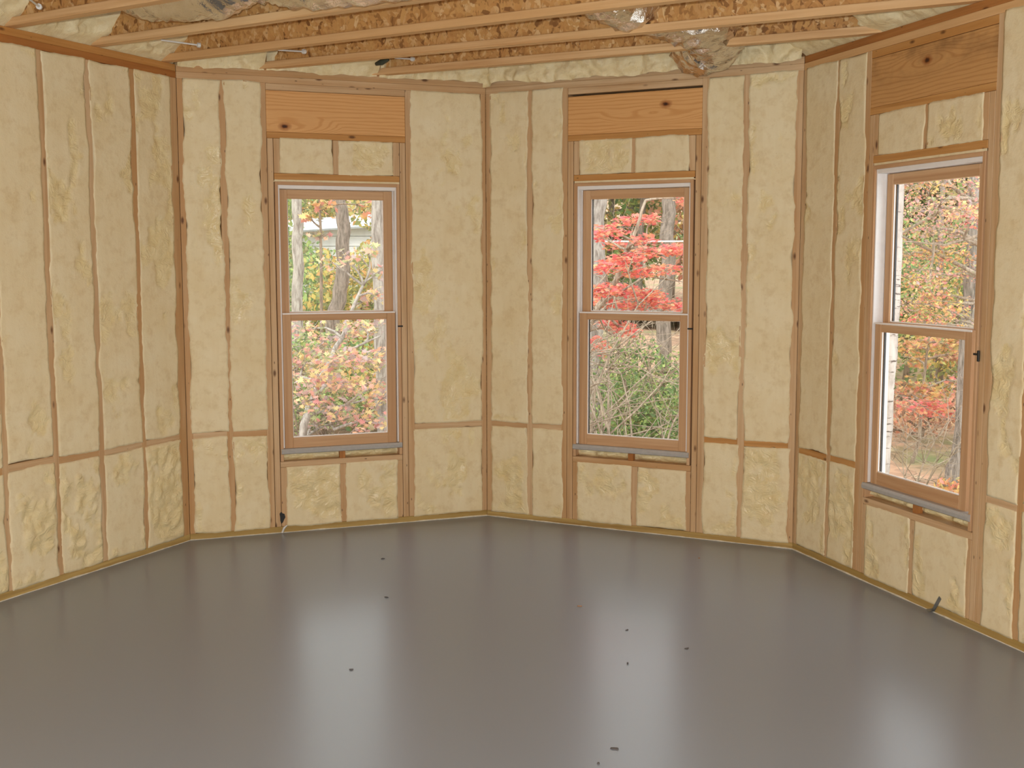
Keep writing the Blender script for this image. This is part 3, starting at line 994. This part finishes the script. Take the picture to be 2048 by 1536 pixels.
def leaves_at(blobs):
    """blobs: (centre, (rx,ry,rz), count, size, palette)"""
    C_, S_, K_ = [], [], []
    for c, r, n, sz, p in blobs:
        v = RNG.normal(size=(n, 3)); v /= np.linalg.norm(v, axis=1, keepdims=True) + 1e-9
        v *= RNG.random((n, 1)) ** .45
        C_.append(np.array(c)[None] + v * np.array(r)[None])
        S_.append(sz * (.6 + .8 * RNG.random(n)))
        k = p[RNG.integers(0, len(p), n)] * (.8 + .4 * RNG.random((n, 1)))
        K_.append(np.clip(k, 0, .95))
    return np.concatenate(C_), np.concatenate(S_), np.concatenate(K_)

def bent(a, b, sag=.1, n=5, seed=0):
    a, b = Vector(a), Vector(b); L = (b - a).length
    rnd = random.Random(seed)
    off = Vector((rnd.uniform(-1, 1), rnd.uniform(-1, 1), rnd.uniform(-.3, 1))) * sag * L
    return [a.lerp(b, t) + off * (4 * t * (1 - t)) + Vector((rnd.uniform(-1, 1), rnd.uniform(-1, 1), rnd.uniform(-1, 1))) * .015 * L for t in [k / (n - 1) for k in range(n)]]

def plant(name, label, cat, stems, blobs, bark, shape='oval', flat=0., group=None, twigs=6, twig_r=.006, extra=None):
    """stems: list of (points, r_base, r_tip); blobs get a branch from the nearest stem point and some twigs"""
    base = Vector(stems[0][0][0])
    root = empty(name, base)
    paths = []
    spts = []
    for pts, r0, r1 in stems:
        P = []
        for k in range(len(pts) - 1):
            a, b = Vector(pts[k]), Vector(pts[k + 1])
            for j in range(4): P.append(a.lerp(b, j / 4))
        P.append(Vector(pts[-1]))
        wob = random.Random(len(P) + int(abs(P[0].x) * 100))
        P = [P[0]] + [q + Vector((wob.uniform(-1, 1), wob.uniform(-1, 1), 0)) * r0 * .25 for q in P[1:]]
        rr = [r0 + (r1 - r0) * k / (len(P) - 1) for k in range(len(P))]
        paths.append((P, rr)); spts += P
    sd = int(abs(base.x * 1000)) + int(abs(base.y * 100))
    for k, (c, r, n, sz, p) in enumerate(blobs):
        c = Vector(c)
        s = min(spts, key=lambda q: (q - c).length + max(0, q.z - c.z) * 2)
        bp = bent(s, c, .12, 5, sd + k)
        L = (c - s).length
        rb = min(.012 + .006 * L, stems[0][1] * .6)
        paths.append((bp, [rb * (1 - .7 * j / 4) for j in range(5)]))
        rd = random.Random(sd * 7 + k)
        for j in range(twigs):
            e = c + Vector((rd.uniform(-1, 1) * r[0], rd.uniform(-1, 1) * r[1], rd.uniform(-1, 1) * r[2])) * .9
            paths.append((bent(bp[rd.choice((2, 3, 4))], e, .1, 4, sd + 31 * k + j), [twig_r, twig_r * .8, twig_r * .6, twig_r * .3]))
    if extra: paths += extra
    V, F = tube(paths, 7)
    me = mesh_from('trunk', [v - base for v in V], F, True)
    link('trunk', me, bark, root)
    if blobs:
        cen, sz, cl = leaves_at(blobs)
        o = link('foliage', leaf_mesh('foliage', cen - np.array(base)[None], sz, cl, shape, flat), None, root)
        o['kind'] = 'stuff'
    tag(root, label, cat, group)
    return root

def gnd(px, Y):
    """ground place in the direction of pixel column px at distance Y"""
    q = at(px, 600, Y)
    return Vector((q.x, Y, gz(q.x, Y) + .0))

def blob(px, py, Y, r, n, sz, p): return (at(px, py, Y), r, n, sz, p)

# -- seen through the left window
g1 = gnd(597, 15); plant('tree', 'pale straight trunk at the left edge of the left window', 'tree',
    [([g1, at(595, 640, 15), at(596, 500, 15), at(594, 397, 15), at(594, 150, 15)], .078, .062)],
    [(at(590, 60, 15), (1.4, 1.2, .7), 500, .12, OLIVE)], 'bark_grey', group='trees outside', twigs=4)
g1 = gnd(655, 16.5); plant('tree', 'leaning grey trunk in the middle of the left window', 'tree',
    [([g1, at(668, 640, 16.5), at(684, 560, 16.5), at(687, 480, 16.5), at(679, 400, 16.5), at(672, 150, 16.5)], .115, .085)],
    [(at(680, 40, 16.5), (1.4, 1.2, .7), 500, .12, OLIVE)], 'bark_brown', group='trees outside', twigs=4)
g1 = gnd(762, 12); plant('tree', 'grey trunk at the right edge of the left window', 'tree',
    [([g1, at(762, 760, 12), at(757, 560, 12), at(756, 400, 12), at(755, 150, 12)], .070, .055)],
    [(at(755, 30, 12), (1.2, 1.2, .7), 400, .12, OLIVE)], 'bark_grey', group='trees outside', twigs=4)
g1 = gnd(588, 10.2)
bl = []
rd = random.Random(5)
for (px, py, n) in ((610, 660, 70), (640, 690, 80), (700, 665, 90), (735, 650, 80), (615, 720, 90), (660, 720, 90), (715, 720, 90), (755, 720, 80), (640, 760, 90),
                    (690, 770, 100), (740, 775, 90), (610, 800, 70), (660, 815, 60), (715, 830, 70), (750, 845, 80), (600, 750, 60), (770, 800, 60), (625, 845, 40)):
    bl.append(blob(px + rd.uniform(-6, 6), py, rd.uniform(9.6, 11.4), (.22, .3, .12), int(n * 1.15), .052, PINKS))
for (px, py, n) in ((690, 515, 16), (735, 500, 22), (755, 590, 26), (725, 605, 20), (760, 545, 14), (665, 525, 10)):
    bl.append(blob(px, py, 11.0, (.14, .2, .09), n, .062, PINKS))
plant('maple_tree', 'young maple with pink orange and yellow leaves filling the lower left window', 'tree',
      [([g1, at(606, 850, 10.3), at(632, 780, 10.4), at(655, 730, 10.5), at(690, 660, 10.7), at(725, 570, 11)], .042, .014),
       ([at(628, 800, 10.4), at(650, 815, 10.2), at(668, 860, 10.1)], .014, .008),
       ([at(655, 730, 10.5), at(700, 700, 10.2), at(760, 672, 10.2)], .016, .008),
       ([at(640, 765, 10.4), at(600, 752, 10.6), at(560, 748, 10.7)], .014, .008)], bl, 'bark_grey', 'maple', .2, 'trees outside', 5, .004)
g1 = gnd(640, 13.2)
plant('tree', 'slim tree with orange leaves high in the left window', 'tree',
      [([g1, at(642, 560, 13.2), at(640, 420, 13.2), at(636, 380, 13.2)], .022, .010)],
      [blob(648, 412, 13.2, (.16, .2, .10), 30, .07, ORANGE), blob(622, 435, 13.2, (.14, .2, .06), 16, .07, ORANGE), blob(735, 415, 13.4, (.12, .2, .14), 26, .07, ORANGE), blob(640, 470, 13.2, (.16, .2, .05), 14, .07, PINKS)],
      'twig_dark', 'maple', .2, 'trees outside', 4, .005)
# -- seen through the middle window
g1 = gnd(1190, 12.5); plant('tree', 'mottled grey trunk at the left edge of the middle window', 'tree',
    [([g1, at(1190, 760, 12.5), at(1195, 560, 12.5), at(1198, 400, 12.5), at(1200, 150, 12.5)], .090, .070)],
    [(at(1200, 40, 12.5), (1.2, 1.2, .7), 400, .12, OLIVE)], 'bark_grey', group='trees outside', twigs=4)
g1 = gnd(1328, 18); plant('tree', 'dark grey trunk toward the right of the middle window', 'tree',
    [([g1, at(1328, 640, 18), at(1334, 500, 18), at(1335, 400, 18), at(1337, 150, 18)], .125, .10)],
    [(at(1335, 50, 18), (1.6, 1.4, .8), 500, .13, OLIVE)], 'bark_brown', group='trees outside', twigs=4)
g1 = gnd(1150, 11.0); bl = []
for (px, py, n, w_) in ((1215, 462, 110, .22), (1270, 440, 110, .24), (1195, 470, 60, .15), (1300, 438, 40, .14), (1240, 490, 70, .2), (1290, 482, 60, .16), (1345, 500, 90, .16), (1300, 505, 80, .2), (1250, 520, 120, .2),
                        (1210, 535, 120, .2), (1270, 545, 100, .18), (1330, 540, 80, .2), (1200, 580, 160, .18), (1240, 580, 160, .2), (1290, 590, 140, .22), (1335, 608, 110, .18), (1210, 605, 130, .16),
                        (1270, 612, 110, .2), (1355, 500, 40, .1), (1362, 398, 26, .07), (1225, 650, 120, .18), (1255, 660, 80, .14), (1195, 685, 110, .10), (1205, 700, 40, .08), (1358, 620, 40, .1)):
    bl.append(blob(px, py, rd.uniform(10.2, 11.8), (w_, .3, .065), int(n * 1.3), .047, RED))
plant('maple_tree', 'red maple spreading layered scarlet leaves across the middle window', 'tree',
      [([g1, at(1155, 740, 11), at(1180, 640, 11), at(1230, 560, 11), at(1265, 480, 11), at(1290, 400, 11)], .05, .012),
       ([at(1180, 640, 11), at(1260, 628, 10.8), at(1370, 640, 10.8)], .018, .008),
       ([at(1200, 610, 11), at(1290, 552, 11.3), at(1375, 565, 11.3)], .012, .006),
       ([at(1155, 740, 11), at(1190, 690, 10.6), at(1240, 655, 10.5)], .014, .006)], bl, 'twig', 'maple', .7, 'trees outside', 4, .004)
# bare twiggy shrubs
def shrub(label, base_px, Y, n, spread, hgt, seed, mat, r=.012, group='bare shrubs outside'):
    rd = random.Random(seed)
    paths = []
    b = gnd(base_px, Y)
    for k in range(n):
        tip = b + Vector((rd.uniform(-1, 1) * spread, rd.uniform(-.4, .4) * spread, hgt * rd.uniform(.45, 1.0)))
        st = b + Vector((rd.uniform(-.08, .08), rd.uniform(-.08, .08), 0))
        bp = bent(st, tip, .14, 7, seed * 31 + k)
        r0 = r * rd.uniform(.5, 1.2)
        paths.append((bp, [r0 * (1 - .8 * j / 6) for j in range(7)]))
        for j in range(7):
            s = bp[rd.randint(2, 5)]
            e = s + Vector((rd.uniform(-1, 1), rd.uniform(-1, 1), rd.uniform(-.1, 1))) * hgt * .3
            p2 = bent(s, e, .12, 4, seed * 57 + k * 9 + j)
            paths.append((p2, [r0 * .45, r0 * .36, r0 * .25, r0 * .12]))
            for i in range(2):
                e2 = p2[2] + Vector((rd.uniform(-1, 1), rd.uniform(-1, 1), rd.uniform(-.2, 1))) * hgt * .13
                paths.append(([p2[2], p2[2].lerp(e2, .5), e2], [r0 * .22, r0 * .16, r0 * .08]))
    root = empty('bare_shrub', b)
    V, F = tube(paths, 5)
    link('branches', mesh_from('branches', [v - b for v in V], F, True), mat, root)
    tag(root, label, 'shrub', group)
shrub('tangle of bare pale branches low in the middle window', 1262, 9.8, 6, .9, 2.3, 3, 'twig', .017)
shrub('bare pale branches rising from the lower left of the middle window', 1205, 9.4, 6, .8, 2.2, 4, 'twig', .018)
shrub('bare grey brush at the right of the middle window', 1350, 10.8, 7, .9, 1.9, 5, 'twig', .010)
shrub('thin tall bare stems behind the red maple', 1260, 12.6, 9, .8, 3.1, 6, 'twig', .008)
shrub('bare brown brush at the foot of the left window', 660, 10.8, 14, 1.0, 1.5, 7, 'twig_dark', .009)
shrub('bare bent twigs low in the right window', 1840, 10.0, 8, .8, 1.3, 8, 'twig', .008)

# -- seen through the right window
def rowx(px, Y): return at(px, 600, Y)
g1 = gnd(1757, 9.2); plant('birch_tree', 'white birch trunk at the left edge of the right window', 'tree',
    [([g1, at(1768, 940, 9.2), at(1780, 760, 9.2), at(1790, 560, 9.2), at(1802, 360, 9.2), at(1812, 100, 9.2)], .050, .036)],
    [(at(1815, 30, 9.2), (.9, .9, .5), 300, .09, ORANGE)], 'bark_birch', group='trees outside', twigs=4)
g1 = gnd(1912, 10.8); plant('tree', 'furrowed grey trunk at the right edge of the right window', 'tree',
    [([g1, at(1921, 900, 10.8), at(1934, 700, 10.8), at(1945, 500, 10.8), at(1952, 350, 10.8), at(1958, 100, 10.8)], .068, .060)],
    [(at(1958, 30, 10.8), (1., .9, .5), 300, .09, ORANGE)], 'bark_furrow', group='trees outside', twigs=4)
g1 = gnd(1875, 14.5); plant('tree', 'slim brown trunk in the middle of the right window', 'tree',
    [([g1, at(1876, 800, 14.5), at(1880, 600, 14.5), at(1884, 350, 14.5)], .055, .03)], [], 'bark_brown', group='trees outside')
g1 = gnd(1985, 10.0); bl = []
for (px, py, n, p_) in ((1815, 380, 120, PINKS), (1850, 365, 120, ORANGE), (1890, 360, 120, PINKS), (1935, 365, 120, PINKS), (1830, 420, 120, PINKS), (1875, 415, 130, PINKS), (1920, 425, 160, PINKS), (1950, 430, 120, RED), (1820, 465, 110, ORANGE), (1865, 460, 130, PINKS),
                        (1905, 465, 130, PINKS), (1940, 480, 110, PINKS), (1815, 510, 110, PINKS), (1855, 510, 120, ORANGE), (1895, 510, 130, ORANGE), (1935, 540, 70, PINKS), (1820, 560, 120, ORANGE), (1860, 560, 120, PINKS), (1895, 560, 100, ORANGE),
                        (1815, 610, 110, PINKS), (1850, 600, 100, ORANGE), (1890, 610, 100, ORANGE), (1830, 640, 70, RED), (1870, 650, 70, ORANGE), (1905, 640, 60, PINKS)):
    bl.append((at(px, py, rd.uniform(9.4, 11.6)), (.22, .35, .13), int(n * 2.0), .036, p_))
plant('maple_tree', 'pink and orange maple filling the upper right window', 'tree',
      [([g1, at(1985, 760, 10.4), at(1975, 560, 10.4), at(1960, 420, 10.4), at(1900, 370, 10.4)], .06, .015),
       ([at(1975, 560, 10.4), at(1900, 520, 10.1), at(1800, 470, 9.9)], .022, .010),
       ([at(1970, 400, 10.2), at(1900, 395, 9.8), at(1850, 440, 9.8), at(1795, 470, 9.8)], .022, .010),
       ([at(1960, 470, 10.0), at(1890, 490, 9.7), at(1800, 482, 9.7)], .014, .006)], bl, 'twig', 'oval', .2, 'trees outside', 5, .005)
g1 = gnd(1835, 11.8); bl = []
for (px, py, n, p_) in ((1810, 690, 90, ORANGE), (1850, 690, 110, ORANGE), (1895, 690, 90, ORANGE), (1830, 720, 70, ORANGE), (1910, 710, 70, RUST), (1815, 770, 50, ORANGE), (1840, 780, 70, ORANGE), (1870, 785, 50, ORANGE), (1825, 810, 40, RED), (1860, 818, 60, RED), (1885, 815, 40, RED), (1925, 765, 30, RED)):
    bl.append((at(px, py, rd.uniform(11, 12.5)), (.2, .3, .09), int(n * 1.3), .05, p_))
plant('maple_tree', 'young orange-leaved maple in the lower right window', 'tree',
      [([g1, at(1838, 880, 11.8), at(1845, 780, 11.8), at(1855, 700, 11.8), at(1860, 640, 11.8)], .022, .008)], bl, 'twig', 'maple', .4, 'trees outside', 4, .004)
plant('sapling', 'bright orange sapling in the bottom corner of the right window', 'sapling',
      [([gnd(1898, 9.4), at(1900, 985, 9.4), at(1903, 940, 9.4)], .010, .005)],
      [blob(1900, 975, 9.4, (.13, .15, .10), 120, .05, ORANGE), blob(1890, 1000, 9.4, (.2, .2, .06), 120, .05, RUST)], 'twig', group='saplings outside', twigs=4, twig_r=.003)

# -- evergreen and leafy bushes further back
def bush(label, px, Y, wid, hgt, n, sz, p, group='bushes outside', name='bush'):
    b = gnd(px, Y); bl = []
    rd = random.Random(int(px * 3 + Y * 7))
    k = 9
    for j in range(k):
        a = 2 * math.pi * j / k; h = rd.uniform(.25, .9)
        rr = wid * .42 * (1.1 - h * .5)
        bl.append((b + Vector((math.cos(a) * rr, math.sin(a) * rr, hgt * h)), (wid * .32, wid * .32, hgt * .2), n // k, sz, p))
    bl.append((b + Vector((0, 0, hgt * .5)), (wid * .4, wid * .4, hgt * .45), n // 3, sz, p))
    plant(name, label, 'bush', [([b, b + Vector((.05, 0, hgt * .4)), b + Vector((0, .05, hgt * .85))], .03 + .012 * hgt, .012)], bl, 'twig_dark', group=group, twigs=4)
bush('dense green evergreen shrub low in the middle window', 1252, 11.4, 1.1, 1.15, 5200, .045, GREEN)
bush('green evergreen shrub behind the bare brush of the middle window', 1325, 12.4, 1.4, 1.2, 4500, .05, GREEN)
bush('yellow leaved low shrub at the bottom right of the middle window', 1345, 10.4, .9, .38, 900, .05, OLIVE)
bush('light green bush left of the leaning trunk in the left window', 635, 19, 2.0, 1.9, 3000, .09, GREEN)
bush('golden bush right of the leaning trunk in the left window', 718, 18, 1.5, 2.0, 2400, .09, OLIVE)
bush('dark green ground bush behind the pink maple', 640, 13.5, 2.4, 1.1, 3600, .07, GREEN)
bush('olive ground bush at the right behind the pink maple', 735, 13.8, 2.2, 1.0, 3000, .07, OLIVE)
bush('dark evergreen shrub behind the right window birch', 1815, 15.5, 2.0, 2.1, 3600, .08, GREEN)
bush('mossy green evergreen in the middle of the right window', 1865, 17.0, 2.4, 2.2, 3600, .08, GREEN)
bush('yellow green shrub beside the furrowed trunk', 1915, 14.0, 1.3, 1.9, 2400, .07, OLIVE)
bush('low rusty bush on the littered slope of the right window', 1850, 13.0, 2.2, .6, 1600, .06, RUST)

def backtree(label, px, Y, wid, hgt, n, sz, p, group='trees at the back of the woods'):
    b = gnd(px, Y); bl = []
    rd = random.Random(int(px * 5 + Y * 3))
    for j in range(16):
        h = rd.uniform(.12, 1.0)
        bl.append((b + Vector((rd.uniform(-.5, .5) * wid, rd.uniform(-.5, .5) * wid, hgt * h)), (wid * .28, wid * .28, hgt * .10), n // 16, sz, p))
    plant('leafy_tree', label, 'tree', [([b, b + Vector((.1, 0, hgt * .5)), b + Vector((-.05, 0, hgt))], .12, .03)], bl, 'bark_brown', group=group, twigs=3, twig_r=.012)
BACK = [(360, 33, OLIVE, 'yellow green tree at the back farthest beyond the left wall'),
        (440, 30, GREEN, 'green tree at the back beyond the left wall'),
        (500, 27, GREEN, 'green tree in front of the road left of the left window view'),
        (520, 34, GREEN, 'green tree at the back just left of the left window view'),
        (600, 47, OLIVE, 'yellow green tree far behind the pale trunk of the left window'),
        (690, 50, GREEN, 'green tree far beyond the white building'),
        (800, 45, RUST, 'rusty tree far behind the right edge of the left window'),
        (860, 30, OLIVE, 'yellow green tree at the back just right of the left window view'),
        (1090, 29, OLIVE, 'yellow green tree at the back just left of the middle window view'),
        (1160, 28, GREEN, 'green tree far behind the mottled trunk of the middle window'),
        (1215, 30, OLIVE, 'golden tree far behind the upper left of the middle window'),
        (1275, 27.5, GREEN, 'green tree far behind the centre of the red maple'),
        (1340, 31, OLIVE, 'golden tree far behind the dark trunk of the middle window'),
        (1410, 28, RUST, 'rusty tree at the back just right of the middle window view'),
        (1680, 24, OLIVE, 'yellow green tree at the back just left of the right window view'),
        (1740, 22, GREEN, 'green tree far behind the birch trunk'),
        (1800, 21, ORANGE, 'orange tree far behind the upper left of the right window'),
        (1850, 23, OLIVE, 'golden tree far behind the middle of the right window'),
        (1905, 20, GREEN, 'green tree far behind the slim trunk of the right window'),
        (1960, 22, ORANGE, 'orange tree far behind the furrowed trunk'),
        (2050, 21, RUST, 'rusty tree at the back just right of the right window view')]
for px, Y, p, lab in BACK:
    backtree(lab, px, Y, 3.4, 5.2, 3600, .17, p)

# white building
b0 = gnd(650, 36)
root = empty('white_building', b0)
tag(root, 'low white building glimpsed between the trunks in the left window', 'building')
zb0, zb1 = at(650, 493, 36).z - b0.z, at(650, 452, 36).z - b0.z
x0, x1 = at(560, 480, 36).x - b0.x, at(790, 480, 36).x - b0.x
nb = 5
for k in range(nb):
    za = zb0 - .9 + (zb1 - zb0 + .9) * k / nb
    zz = zb0 - .9 + (zb1 - zb0 + .9) * (k + 1) / nb
    box('siding_board', (x0, 0, za), (x1, .12, zz - .015), 'siding', root, 0)
V = [(x0 - .2, -.3, zb1 - .25), (x1 + .2, -.3, zb1), (x1 + .2, 3.2, zb1 + .5), (x0 - .2, 3.2, zb1 + .25), (x0 - .2, -.3, zb1 - .20), (x1 + .2, -.3, zb1 + .06), (x1 + .2, 3.2, zb1 + .56), (x0 - .2, 3.2, zb1 + .31)]
link('roof', mesh_from('roof', V, [(0, 3, 2, 1), (4, 5, 6, 7), (0, 1, 5, 4), (1, 2, 6, 5), (2, 3, 7, 6), (3, 0, 4, 7)]), 'roof', root)
box('wall', (x0, .12, -.3), (x1, 3.0, zb1 - .3), 'siding', root, 0)
# thin pale cable
a, b = at(1150, 482, 17.8), at(1420, 482, 17.8)
o = link('cable', mesh_from('cable', *tube([([a, a.lerp(b, .5) - Vector((0, 0, .01)), b], [.012] * 3)], 6)), 'bead')
tag(o, 'thin pale cable strung level behind the red maple', 'cable')
